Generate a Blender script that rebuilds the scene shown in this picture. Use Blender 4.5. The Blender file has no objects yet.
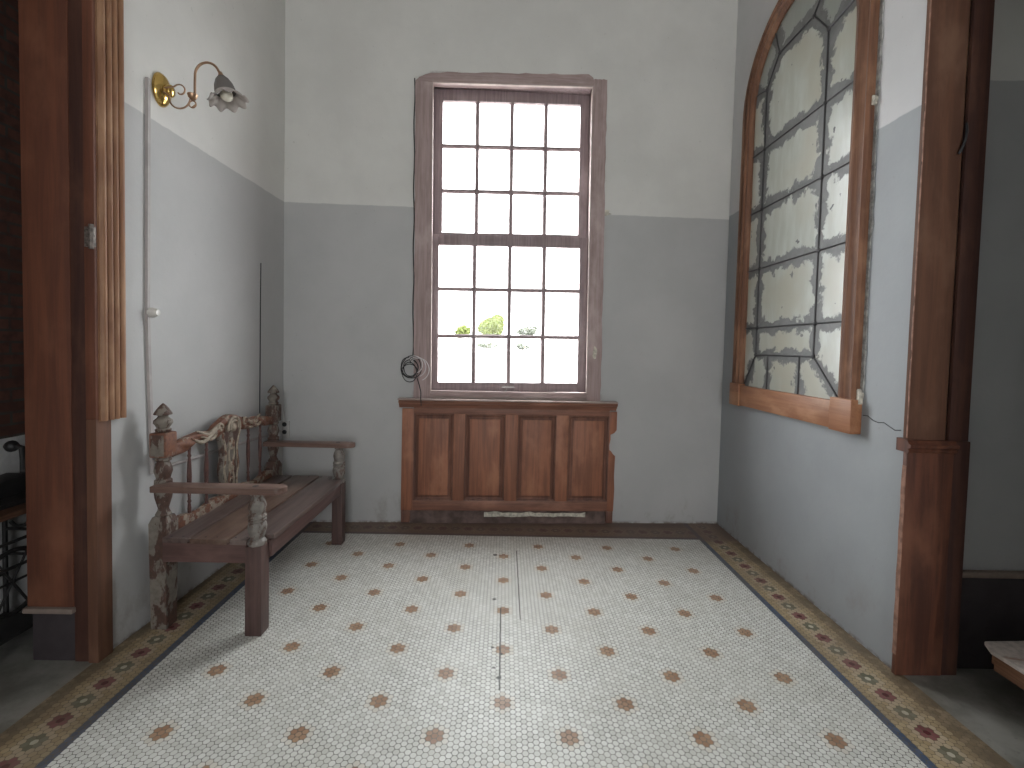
import bpy, bmesh, math, random
from mathutils import Vector, Matrix
random.seed(7)
PI = math.pi
scene = bpy.context.scene
COL = scene.collection

# ------------------------------------------------------------------ camera
F_PX = 474.43
cam_d = bpy.data.cameras.new('camera')
cam_d.sensor_fit = 'HORIZONTAL'; cam_d.sensor_width = 36.0
cam_d.lens = F_PX * 36.0 / 1024.0
cam_d.shift_x = 0.0
cam_d.shift_y = -(384 - 365.07) / 1024.0
cam_d.clip_start = 0.05; cam_d.clip_end = 500
cam = bpy.data.objects.new('camera', cam_d); COL.objects.link(cam)
RR = [[0.99962, -0.013914, 0.023756], [0.014812, 0.999166, -0.03805], [-0.023207, 0.038388, 0.998993]]
right, fwd, up = [Vector(r).normalized() for r in RR]
m = Matrix(((right.x, up.x, -fwd.x, 0), (right.y, up.y, -fwd.y, 0), (right.z, up.z, -fwd.z, 1.5241), (0, 0, 0, 1)))
cam.matrix_world = m
scene.camera = cam

# ------------------------------------------------------------------ world and daylight
SKY = 7.0
world = bpy.data.worlds.new('world'); scene.world = world
world.use_nodes = True
wn = world.node_tree; wn.nodes.clear()
wo = wn.nodes.new('ShaderNodeOutputWorld'); wb = wn.nodes.new('ShaderNodeBackground')
wb.inputs['Color'].default_value = (0.97, 0.985, 1.0, 1); wb.inputs['Strength'].default_value = SKY
wn.links.new(wb.outputs[0], wo.inputs[0])

def portal(name, loc, direction, w, h):
    d = bpy.data.lights.new(name, 'AREA'); d.shape = 'RECTANGLE'; d.size = w; d.size_y = h
    d.cycles.is_portal = True
    o = bpy.data.objects.new(name, d); COL.objects.link(o)
    o.location = loc
    o.rotation_euler = Vector(direction).to_track_quat('-Z', 'Y').to_euler()
portal('daylight_window', (0.02, 4.42, 2.43), (0.0393, -1, 0), 1.5, 2.9)
portal('daylight_hall', (0.6, -4.15, 2.0), (0, 1, 0), 1.3, 2.0)  # guides sky light through the unseen opening added behind the camera

vs = scene.view_settings
vs.view_transform = 'Standard'; vs.look = 'None'; vs.gamma = 1.0; vs.use_curve_mapping = False
vs.exposure = 1.33
scene.display_settings.display_device = 'sRGB'
try:
    scene.cycles.max_bounces = 10; scene.cycles.diffuse_bounces = 6
    scene.cycles.transparent_max_bounces = 12
    scene.cycles.sample_clamp_indirect = 6.0
except Exception:
    pass

# ------------------------------------------------------------------ node helpers
class NT:
    def __init__(s, name):
        s.mat = bpy.data.materials.new(name); s.mat.use_nodes = True
        s.t = s.mat.node_tree; s.t.nodes.clear()
        s.out = s.t.nodes.new('ShaderNodeOutputMaterial')
    def n(s, ty, **kw):
        nd = s.t.nodes.new(ty)
        for k, v in kw.items(): setattr(nd, k, v)
        return nd
    def put(s, inp, v):
        if hasattr(v, 'is_output') or isinstance(v, bpy.types.NodeSocket): s.t.links.new(v, inp)
        elif isinstance(v, (tuple, list)):
            v = list(v)
            if inp.type == 'RGBA' and len(v) == 3: v = v + [1]
            inp.default_value = v
        else: inp.default_value = v
    def math(s, op, a, b=None, c=None):
        nd = s.n('ShaderNodeMath', operation=op); s.put(nd.inputs[0], a)
        if b is not None: s.put(nd.inputs[1], b)
        if c is not None: s.put(nd.inputs[2], c)
        return nd.outputs[0]
    def vm(s, op, a, b=None, c=None, out=0):
        nd = s.n('ShaderNodeVectorMath', operation=op); s.put(nd.inputs[0], a)
        if b is not None: s.put(nd.inputs[1], b)
        if c is not None: s.put(nd.inputs[2], c)
        return nd.outputs['Value'] if op in ('LENGTH', 'DISTANCE', 'DOT_PRODUCT') else nd.outputs[0]
    def mix(s, f, a, b):
        nd = s.n('ShaderNodeMix', data_type='RGBA'); s.put(nd.inputs[0], f)
        s.put(nd.inputs[6], a); s.put(nd.inputs[7], b); return nd.outputs[2]
    def mixv(s, f, a, b):
        nd = s.n('ShaderNodeMix', data_type='VECTOR'); s.put(nd.inputs[0], f)
        s.put(nd.inputs[4], a); s.put(nd.inputs[5], b); return nd.outputs[1]
    def pos(s): return s.n('ShaderNodeNewGeometry').outputs['Position']
    def xyz(s, v):
        nd = s.n('ShaderNodeSeparateXYZ'); s.put(nd.inputs[0], v); return nd.outputs
    def vec(s, x, y, z=0.0):
        nd = s.n('ShaderNodeCombineXYZ'); s.put(nd.inputs[0], x); s.put(nd.inputs[1], y); s.put(nd.inputs[2], z); return nd.outputs[0]
    def ss(s, v, a, b, lo=0.0, hi=1.0):
        nd = s.n('ShaderNodeMapRange', interpolation_type='SMOOTHSTEP'); s.put(nd.inputs[0], v)
        s.put(nd.inputs[1], a); s.put(nd.inputs[2], b); s.put(nd.inputs[3], lo); s.put(nd.inputs[4], hi); return nd.outputs[0]
    def noise(s, v, scale=5.0, detail=4.0, rough=0.55, dist=0.0):
        nd = s.n('ShaderNodeTexNoise'); s.put(nd.inputs['Vector'], v); s.put(nd.inputs['Scale'], scale)
        s.put(nd.inputs['Detail'], detail); s.put(nd.inputs['Roughness'], rough); s.put(nd.inputs['Distortion'], dist)
        return nd.outputs[0]
    def mapv(s, v, scale=(1, 1, 1), loc=(0, 0, 0)):
        nd = s.n('ShaderNodeMapping'); s.put(nd.inputs['Vector'], v); s.put(nd.inputs['Scale'], scale); s.put(nd.inputs['Location'], loc)
        return nd.outputs[0]
    def white(s, v):
        nd = s.n('ShaderNodeTexWhiteNoise', noise_dimensions='3D'); s.put(nd.inputs['Vector'], v); return nd.outputs['Value']
    def bsdf(s, color, rough=0.6, spec=0.5, metal=0.0, bump=None, bstr=0.3, bdist=0.01, **kw):
        b = s.n('ShaderNodeBsdfPrincipled'); s.put(b.inputs['Base Color'], color); s.put(b.inputs['Roughness'], rough)
        s.put(b.inputs['Specular IOR Level'], spec); s.put(b.inputs['Metallic'], metal)
        for k, v in kw.items(): s.put(b.inputs[k.replace('_', ' ')], v)
        if bump is not None:
            bn = s.n('ShaderNodeBump'); s.put(bn.inputs['Height'], bump); s.put(bn.inputs['Strength'], bstr); s.put(bn.inputs['Distance'], bdist)
            s.t.links.new(bn.outputs[0], b.inputs['Normal'])
        s.t.links.new(b.outputs[0], s.out.inputs[0]); return b

def plain(name, color, rough=0.6, spec=0.4, metal=0.0, var=0.12, scale=14.0):
    t = NT(name); v = t.noise(t.pos(), scale)
    dark = tuple(c * (1 - var) for c in color); lite = tuple(min(1, c * (1 + var)) for c in color)
    t.bsdf(t.mix(t.ss(v, .3, .7), dark, lite), rough, spec, metal, v, .1, .003); return t.mat

def wood(name, base, dark, lite, axis='z', rough=0.55, grain=55.0, spec=0.35, wear=0.0, wearc=(.5, .45, .4)):
    t = NT(name)
    sc = {'x': (0.05, 1, 1), 'y': (1, 0.05, 1), 'z': (1, 1, 0.05)}[axis]
    v = t.mapv(t.pos(), sc)
    g = t.noise(v, grain, 5, .65, .4); big = t.noise(t.mapv(t.pos(), tuple(q if q < 1 else .5 for q in (sc[0] * 5 if sc[0] < 1 else 1, sc[1] * 5 if sc[1] < 1 else 1, sc[2] * 5 if sc[2] < 1 else 1))), 9, 4, .6)
    c = t.mix(t.ss(g, .35, .68), dark, base)
    c = t.mix(t.ss(big, .48, .75), c, lite)
    c = t.mix(t.ss(t.noise(t.pos(), 3.1, 4, .6), .55, .8, 0, .6), c, dark)
    if wear > 0:
        w = t.noise(t.mapv(t.pos(), tuple(.35 if q < 1 else 1 for q in sc)), 28, 6, .7)
        c = t.mix(t.ss(w, 1 - wear, 1 - wear + .05), c, wearc)
    t.bsdf(c, rough, spec, 0, g, .25, .004); return t.mat

def peeled(name, paint, woodc, wood2, cover=.5, scale=16.0, stretch=(1, 1, .45)):
    t = NT(name)
    v = t.mapv(t.pos(), stretch)
    n1 = t.noise(v, scale, 6, .62, .3); n2 = t.noise(t.pos(), 60, 4, .6)
    w = t.mix(t.ss(n2, .35, .65), woodc, wood2)
    p = t.mix(t.ss(t.noise(t.pos(), 33, 3), .35, .7), paint, tuple(c * .72 for c in paint))
    mk = t.ss(n1, cover - .03, cover + .03)
    t.bsdf(t.mix(mk, p, w), .6, .35, 0, t.math('ADD', t.math('MULTIPLY', mk, -.6), t.math('MULTIPLY', n2, .4)), .5, .004)
    return t.mat

def plaster(name, line, upper=(.63, .625, .60), lower=(.44, .44, .437)):
    t = NT(name); p = t.pos(); x, y, z = t.xyz(p)
    zz = t.math('ADD', z, t.math('MULTIPLY', t.math('SUBTRACT', t.noise(p, 9, 4), .5), .018))
    mk = t.ss(zz, line - .004, line + .004)
    n = t.noise(p, 1.3, 5, .6); n2 = t.noise(p, 22, 5, .6)
    var = lambda c: t.mix(t.ss(n, .3, .72), tuple(q * .93 for q in c), tuple(min(1, q * 1.05) for q in c))
    c = t.mix(mk, var(lower), var(upper))
    # scuffs and old stains near the floor, irregular in shape
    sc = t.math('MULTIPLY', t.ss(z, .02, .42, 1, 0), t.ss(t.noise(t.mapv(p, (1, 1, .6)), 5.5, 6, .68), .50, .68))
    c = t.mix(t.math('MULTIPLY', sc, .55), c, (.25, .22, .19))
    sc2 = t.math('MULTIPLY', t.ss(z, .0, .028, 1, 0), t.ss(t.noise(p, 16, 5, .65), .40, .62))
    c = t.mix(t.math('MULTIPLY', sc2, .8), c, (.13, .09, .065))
    spk = t.ss(t.noise(p, 42, 2, .5), .735, .76)
    c = t.mix(t.math('MULTIPLY', spk, .25), c, (.25, .23, .21))
    t.bsdf(c, .55, .3, 0, t.math('ADD', t.math('MULTIPLY', n2, .5), n), .12, .02); return t.mat

def hexgrid(t, px, py, pitch):
    v = t.vec(t.math('DIVIDE', px, pitch), t.math('DIVIDE', py, pitch))
    hi, lo = (.8660254, .5, 1), (-.8660254, -.5, -1)
    A = t.vm('WRAP', v, hi, lo)
    B = t.vm('WRAP', t.vm('SUBTRACT', v, (.8660254, .5, 0)), hi, lo)
    lA, lB = t.vm('LENGTH', A), t.vm('LENGTH', B)
    loc = t.mixv(t.math('LESS_THAN', lA, lB), B, A)
    cen = t.vm('SUBTRACT', v, loc)
    x, y, z = t.xyz(t.vm('ABSOLUTE', loc))
    hd = t.math('MAXIMUM', y, t.math('ADD', t.math('MULTIPLY', y, .5), t.math('MULTIPLY', x, .8660254)))
    hd = t.math('ADD', t.math('MULTIPLY', hd, .6), t.math('MULTIPLY', t.math('MINIMUM', lA, lB), .37))
    cx, cy, cz = t.xyz(cen)
    cid = t.vec(t.math('ROUND', t.math('MULTIPLY', cx, 4.0)), t.math('ROUND', t.math('MULTIPLY', cy, 4.0)))
    return cen, cid, hd

PITCH = .0254
def mosaic_field():
    t = NT('mosaic_field'); p = t.pos(); x, y, z = t.xyz(p)
    px = t.math('SUBTRACT', x, .0226); py = t.math('SUBTRACT', y, 1.9773)
    cen, cid, hd = hexgrid(t, px, py, PITCH)
    H = (12 * .8660254, 7.0)
    a = t.vm('LENGTH', t.vm('WRAP', cen, (H[0], H[1], 1), (-H[0], -H[1], -1)))
    b = t.vm('LENGTH', t.vm('WRAP', t.vm('SUBTRACT', cen, (H[0], H[1], 0)), (H[0], H[1], 1), (-H[0], -H[1], -1)))
    d = t.math('MINIMUM', a, b)
    ccx, ccy, _c = t.xyz(cen)
    outm = t.math('MAXIMUM', t.math('GREATER_THAN', t.math('ABSOLUTE', ccx), 58.0), t.math('GREATER_THAN', ccy, 66.0))
    d = t.math('ADD', d, t.math('MULTIPLY', outm, 50.0))
    rnd = t.white(cid)
    c = t.mix(rnd, (.54, .54, .50), (.67, .67, .635))
    c = t.mix(t.ss(t.noise(p, 2.2, 5, .6), .45, .75, 0, .35), c, (.47, .46, .40))
    c = t.mix(t.math('MULTIPLY', t.math('LESS_THAN', d, 2.05), .35), c, (.58, .50, .40))
    br = t.mix(rnd, (.27, .155, .095), (.37, .24, .155))
    c = t.mix(t.math('LESS_THAN', d, 1.2), c, br)
    grout = t.ss(hd, .43, .468)
    c = t.mix(grout, c, t.mix(t.ss(t.noise(p, 6, 4), .4, .65), (.085, .08, .07), (.22, .21, .18)))
    # open seams and lost tiles
    wob = t.math('MULTIPLY', t.math('SUBTRACT', t.noise(p, 25, 3), .5), .012)
    def seam(x0, y0, y1, w):
        dx = t.math('ABSOLUTE', t.math('ADD', t.math('SUBTRACT', x, x0), wob))
        m1 = t.math('LESS_THAN', dx, w)
        m2 = t.math('MULTIPLY', t.math('GREATER_THAN', y, y0), t.math('LESS_THAN', y, y1))
        return t.math('MULTIPLY', m1, m2)
    sm = t.math('MAXIMUM', seam(.008, 2.05, 2.72, .0035), seam(.118, 2.6, 3.5, .003))
    for (hx, hy, hr) in ((-.03, 2.81, .013), (.006, 2.13, .012), (-.04, 3.42, .016), (.012, 2.3, .009), (-.03, 2.35, .008), (-.02, 2.2, .008)):
        dd = t.vm('DISTANCE', p, (hx, hy, 0))
        sm = t.math('MAXIMUM', sm, t.math('LESS_THAN', t.math('ADD', dd, wob), hr))
    c = t.mix(t.math('MULTIPLY', sm, .85), c, (.03, .028, .025))
    t.bsdf(c, t.mix(grout, (.40,) * 3, (.8,) * 3), .28, 0, t.math('MULTIPLY', grout, -1.0), .25, .002)
    return t.mat

def mosaic_border():
    t = NT('mosaic_border'); uv = t.n('ShaderNodeUVMap', uv_map='UVMap').outputs[0]
    u, w, _ = t.xyz(uv); p = t.pos()
    pb = .209 / 8
    w2 = t.math('SUBTRACT', w, .141)
    cen, cid, hd = hexgrid(t, w2, u, pb)
    # only the row of flowers on the centre line repeats
    cx, cy, cz = t.xyz(cen)
    def fl(off):
        q = t.math('WRAP', t.math('SUBTRACT', cy, off), 4.0, -4.0)
        return t.vm('LENGTH', t.vec(cx, q))
    dr, dg = fl(0.0), fl(4.0)
    rnd = t.white(cid)
    c = t.mix(rnd, (.31, .235, .135), (.42, .33, .205))
    c = t.mix(t.math('GREATER_THAN', cx, 3.6), c, t.mix(rnd, (.19, .14, .085), (.28, .215, .14)))
    dm = t.math('MINIMUM', dr, dg)
    c = t.mix(t.math('MULTIPLY', t.math('LESS_THAN', dm, 2.05), .8), c, (.43, .35, .25))
    c = t.mix(t.math('LESS_THAN', dr, 1.2), c, t.mix(rnd, (.16, .055, .058), (.23, .095, .095)))
    c = t.mix(t.math('LESS_THAN', dr, .4), c, (.085, .012, .018))
    c = t.mix(t.math('LESS_THAN', dg, 1.2), c, t.mix(rnd, (.13, .125, .085), (.19, .185, .135)))
    c = t.mix(t.math('LESS_THAN', dg, .4), c, (.48, .45, .36))
    c = t.mix(t.math('LESS_THAN', t.math('ADD', w, t.math('MULTIPLY', hd, .012)), .042), c, t.mix(rnd, (.05, .075, .125), (.085, .11, .17)))
    grout = t.ss(hd, .425, .47)
    c = t.mix(t.math('MULTIPLY', grout, .8), c, (.12, .095, .06))
    dirt = t.math('MULTIPLY', t.ss(w, .17, .30), t.ss(t.noise(p, 9, 5, .6), .35, .6))
    c = t.mix(t.math('MULTIPLY', dirt, .7), c, (.10, .075, .05))
    c = t.mix(t.math('MULTIPLY', t.ss(t.noise(p, 4, 5, .6), .38, .68), .42), c, (.15, .12, .09))
    x, y, z = t.xyz(p)
    # the strip under the window is walked least and keeps a brown film of dirt
    bk = t.math('MULTIPLY', t.ss(y, 3.68, 3.78), t.ss(t.noise(p, 12, 4, .6), .15, .4))
    c = t.mix(t.math('MULTIPLY', bk, .72), c, (.15, .098, .085))
    t.bsdf(c, .5, .3, 0, t.math('MULTIPLY', grout, -1.0), .2, .002)
    return t.mat

def concrete():
    t = NT('worn_concrete'); p = t.pos()
    n = t.noise(p, 3.5, 6, .62); n2 = t.noise(p, 30, 5, .6)
    c = t.mix(t.ss(n, .35, .68), (.12, .115, .10), (.23, .225, .205))
    c = t.mix(t.ss(n2, .6, .75, 0, .4), c, (.07, .065, .06))
    t.bsdf(c, .5, .4, 0, n2, .2, .004); return t.mat

def brick():
    t = NT('old_brick'); p = t.pos(); x, y, z = t.xyz(p)
    b = t.n('ShaderNodeTexBrick'); t.put(b.inputs['Vector'], t.vec(y, z)); t.put(b.inputs['Scale'], 1.0)
    t.put(b.inputs['Brick Width'], .23); t.put(b.inputs['Row Height'], .062); t.put(b.inputs['Mortar Size'], .007)
    t.put(b.inputs['Color1'], (.085, .04, .03)); t.put(b.inputs['Color2'], (.12, .055, .042)); t.put(b.inputs['Mortar'], (.065, .056, .05))
    t.bsdf(t.mix(t.ss(t.noise(p, 18, 5), .4, .7), b.outputs[0], (.07, .035, .028)), .85, .2, 0, b.outputs[1], -.6, .01); return t.mat

def glass():
    t = NT('window_glass')
    tr = t.n('ShaderNodeBsdfTransparent'); gl = t.n('ShaderNodeBsdfGlossy'); mx = t.n('ShaderNodeMixShader')
    t.put(tr.inputs[0], (.97, .98, .98)); t.put(gl.inputs['Roughness'], .02)
    t.put(mx.inputs[0], .006); t.t.links.new(tr.outputs[0], mx.inputs[1]); t.t.links.new(gl.outputs[0], mx.inputs[2])
    t.t.links.new(mx.outputs[0], t.out.inputs[0]); return t.mat

def leaded():
    t = NT('grimy_leaded_glass'); p = t.pos(); x, y, z = t.xyz(p)
    at = t.n('ShaderNodeAttribute', attribute_name='lead_distance').outputs['Fac']
    n = t.noise(p, 9, 6, .62, .4); n3 = t.noise(t.mapv(p, (1, 1, .25)), 14, 5, .6)
    wid = t.math('ADD', t.ss(z, 1.3, 3.5, .044, .060), t.math('MULTIPLY', t.math('SUBTRACT', n, .5), .23))
    mk = t.ss(t.math('SUBTRACT', at, wid), -.010, .012, 1, 0)
    spots = t.ss(t.noise(p, 13, 3, .5), .715, .73)
    mk = t.math('MAXIMUM', mk, spots)
    c = t.mix(t.ss(n3, .35, .7), (.36, .38, .32), (.46, .49, .44))
    c = t.mix(t.ss(t.noise(p, 1.6, 3), .42, .62), c, (.37, .36, .28))
    dk = t.mix(t.ss(n, .3, .7), (.065, .067, .066), (.135, .135, .134))
    topm = t.n('ShaderNodeAttribute', attribute_name='upper_pane').outputs['Fac']
    c = t.mix(t.math('MULTIPLY', topm, .85), c, t.mix(n3, (.10, .12, .10), (.20, .22, .19)))
    c = t.mix(mk, c, dk)
    t.bsdf(c, t.ss(mk, 0, 1, .33, .55), 1.0, 0, n3, .05, .004, Coat_Weight=t.ss(mk, 0, 1, .8, 0), Coat_Roughness=.28, Coat_IOR=1.9); return t.mat

def foliage_mat(a, b):
    t = NT('tree_leaf'); r = t.n('ShaderNodeObjectInfo').outputs['Random']
    c = t.mix(t.ss(t.noise(t.pos(), 3, 3), .35, .65), a, b)
    d = t.n('ShaderNodeBsdfDiffuse'); tl = t.n('ShaderNodeBsdfTranslucent'); mx = t.n('ShaderNodeMixShader')
    t.put(d.inputs[0], c); t.put(tl.inputs[0], c); t.put(mx.inputs[0], .4)
    t.t.links.new(d.outputs[0], mx.inputs[1]); t.t.links.new(tl.outputs[0], mx.inputs[2]); t.t.links.new(mx.outputs[0], t.out.inputs[0])
    return t.mat

def frosted(nm='frosted_shade_glass', k=1.0):
    t = NT(nm)
    n = t.noise(t.mapv(t.pos(), (1, 1, .4)), 60, 3)
    d = t.n('ShaderNodeBsdfPrincipled'); tl = t.n('ShaderNodeBsdfTranslucent'); mx = t.n('ShaderNodeMixShader')
    t.put(d.inputs['Base Color'], t.mix(n, (.46 * k, .42 * k, .40 * k), (.60 * k, .55 * k, .52 * k))); t.put(d.inputs['Roughness'], .25)
    t.put(tl.inputs[0], (.6 * k, .56 * k, .52 * k)); t.put(mx.inputs[0], .35)
    t.t.links.new(d.outputs[0], mx.inputs[1]); t.t.links.new(tl.outputs[0], mx.inputs[2]); t.t.links.new(mx.outputs[0], t.out.inputs[0])
    return t.mat

MAT = {}
MAT['wall'] = plaster('painted_plaster', 2.674)
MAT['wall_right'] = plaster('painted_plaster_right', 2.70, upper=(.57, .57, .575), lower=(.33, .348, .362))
MAT['wall_side'] = plaster('painted_plaster_side_room', 2.84, upper=(.64, .635, .61), lower=(.42, .425, .43))
MAT['white_plaster'] = plain('white_plaster', (.50, .50, .49), .8, .2)
MAT['hall_wall'] = plain('hall_plaster', (.70, .69, .66), .8, .2)
MAT['ceiling'] = plain('ceiling_plaster', (.78, .77, .74), .85, .2)
MAT['field'] = mosaic_field(); MAT['border'] = mosaic_border(); MAT['concrete'] = concrete(); MAT['brick'] = brick()
MAT['glass'] = glass(); MAT['leaded'] = leaded(); MAT['frost'] = frosted()
MAT['casing'] = wood('window_casing_wood', (.40, .305, .295), (.29, .215, .205), (.49, .395, .38), 'z', .6, 45, .3)  # casing and head colours raised to stand in for glare around the window
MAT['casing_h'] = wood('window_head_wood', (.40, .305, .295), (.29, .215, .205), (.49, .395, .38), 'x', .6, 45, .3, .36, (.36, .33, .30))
MAT['sash'] = wood('sash_wood', (.32, .245, .25), (.23, .175, .18), (.40, .32, .32), 'z', .5, 45, .35)  # sash colour also lifted, the window's haze is put into it
MAT['bead'] = plain('pale_bead', (.50, .42, .39), .5)
MAT['panel'] = wood('panel_wood', (.33, .132, .074), (.20, .083, .050), (.40, .18, .105), 'z', .5, 30, .35)
MAT['panel_h'] = wood('panel_rail_wood', (.27, .122, .080), (.165, .077, .054), (.34, .165, .112), 'x', .5, 30, .35)
MAT['panel_dark'] = wood('panel_moulding_wood', (.20, .092, .062), (.115, .056, .042), (.26, .125, .085), 'z', .5, 30, .35)
MAT['sill'] = wood('sill_wood', (.42, .34, .31), (.28, .21, .185), (.52, .44, .41), 'x', .55, 30, .3)
MAT['arch'] = wood('arch_frame_wood', (.235, .112, .064), (.13, .060, .036), (.32, .17, .10), 'z', .45, 40, .4)
MAT['arch_h'] = wood('arch_sill_wood', (.37, .17, .085), (.26, .11, .055), (.45, .24, .135), 'y', .45, 30, .4)
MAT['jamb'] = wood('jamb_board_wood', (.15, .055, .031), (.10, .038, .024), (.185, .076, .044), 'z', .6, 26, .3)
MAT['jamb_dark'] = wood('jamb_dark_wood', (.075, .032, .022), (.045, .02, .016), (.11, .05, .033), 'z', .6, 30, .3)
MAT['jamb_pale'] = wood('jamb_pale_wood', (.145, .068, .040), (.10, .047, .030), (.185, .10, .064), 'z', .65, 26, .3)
MAT['fluted'] = wood('fluted_casing_wood', (.30, .155, .082), (.20, .095, .052), (.40, .24, .14), 'z', .5, 40, .35)
MAT['pier_block'] = wood('pier_block_wood', (.135, .050, .029), (.065, .026, .018), (.18, .075, .044), 'z', .5, 28, .4)
MAT['pale_edge'] = plain('pale_paint_edge', (.27, .15, .11), .7, .2, 0, .35, 20)
MAT['lip'] = plain('grey_plaster_lip', (.34, .335, .32), .8, .2, 0, .35, 30)
MAT['chip'] = plain('cream_plaster_chip', (.50, .47, .40), .8, .2, 0, .3, 40)
MAT['black_base'] = plain('black_baseboard', (.045, .037, .040), .6, .3, 0, .1)
MAT['kick'] = plain('dirty_kick_strip', (.13, .092, .082), .8, .2, 0, .4, 9)
MAT['dust'] = plain('dusty_ledge', (.20, .155, .13), .8)
MAT['seat_wood'] = wood('seat_plank_wood', (.125, .090, .080), (.075, .050, .045), (.19, .145, .13), 'y', .36, 34, .5)
MAT['seat_warm'] = wood('warm_seat_plank_wood', (.15, .095, .072), (.10, .06, .046), (.20, .14, .11), 'y', .36, 34, .5)
MAT['leg_wood'] = wood('bench_leg_wood', (.105, .062, .055), (.068, .040, .036), (.14, .088, .078), 'z', .5, 34, .4)
MAT['apron_wood'] = wood('bench_apron_wood', (.12, .068, .06), (.075, .042, .038), (.17, .10, .088), 'y', .45, 34, .4)
MAT['arm_wood'] = wood('bench_arm_wood', (.17, .105, .085), (.115, .068, .054), (.22, .145, .118), 'x', .40, 34, .4)
MAT['arm_edge_wood'] = MAT['arm_wood']
MAT['peel'] = peeled('peeling_cream_paint', (.205, .18, .152), (.10, .055, .042), (.07, .042, .034), .49, 19, (1, 1, .5))
MAT['orange_wood'] = peeled('bared_orange_wood', (.27, .21, .165), (.20, .085, .050), (.13, .06, .042), .44, 15)
MAT['cream_carving'] = peeled('cream_carving_paint', (.36, .305, .24), (.20, .10, .065), (.13, .075, .055), .56, 26)
MAT['peel_red'] = peeled('peeling_orange_wood', (.31, .255, .205), (.20, .085, .050), (.12, .055, .038), .49, 24, (1, 1, 1))
MAT['peel_grey'] = peeled('worn_grey_paint', (.225, .205, .185), (.10, .065, .052), (.14, .10, .085), .54, 34)
MAT['spindle'] = peeled('worn_red_spindle', (.28, .22, .20), (.125, .058, .048), (.085, .045, .04), .36, 24)
MAT['brass'] = plain('polished_brass', (.62, .42, .14), .16, .5, 1.0, .06)
MAT['old_brass'] = plain('aged_brass', (.40, .26, .17), .35, .5, 1.0, .15)
MAT['bulb'] = plain('cream_bulb', (.80, .76, .64), .25, .5, 0, .03)
MAT['conduit'] = plain('grey_conduit', (.36, .33, .32), .5, .4, 0, .1)
MAT['white_plastic'] = plain('white_plastic', (.62, .60, .56), .35, .5)
MAT['grey_plastic'] = plain('grey_plate', (.40, .385, .37), .6)
MAT['black'] = plain('black_rubber', (.015, .015, .017), .45, .5)
MAT['pale_wire'] = plain('pale_wire', (.55, .52, .52), .4)
MAT['iron'] = plain('black_iron', (.016, .015, .015), .5, .5)
MAT['table_wood'] = wood('table_top_wood', (.10, .05, .03), (.06, .03, .02), (.14, .075, .05), 'y', .4)
MAT['slab'] = peeled('worn_white_bench_top', (.72, .65, .61), (.40, .25, .19), (.48, .35, .29), .63, 7, (.5, 1, 1))
MAT['slab_edge'] = wood('bench_edge_wood', (.30, .16, .09), (.19, .095, .055), (.38, .22, .13), 'y', .5)
MAT['dark_metal'] = plain('dark_metal', (.13, .11, .095), .5, .5, .3, .5, 60)
MAT['metal'] = plain('grey_metal', (.42, .40, .39), .35, .5, .8)
MAT['leaf'] = foliage_mat((.10, .118, .035), (.145, .165, .07))
MAT['leaf_grey'] = foliage_mat((.09, .097, .075), (.13, .135, .115))
MAT['bark'] = plain('tree_bark', (.16, .13, .10), .9)
MAT['ground'] = plain('pale_yard', (.42, .41, .40), .9, .1)

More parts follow.
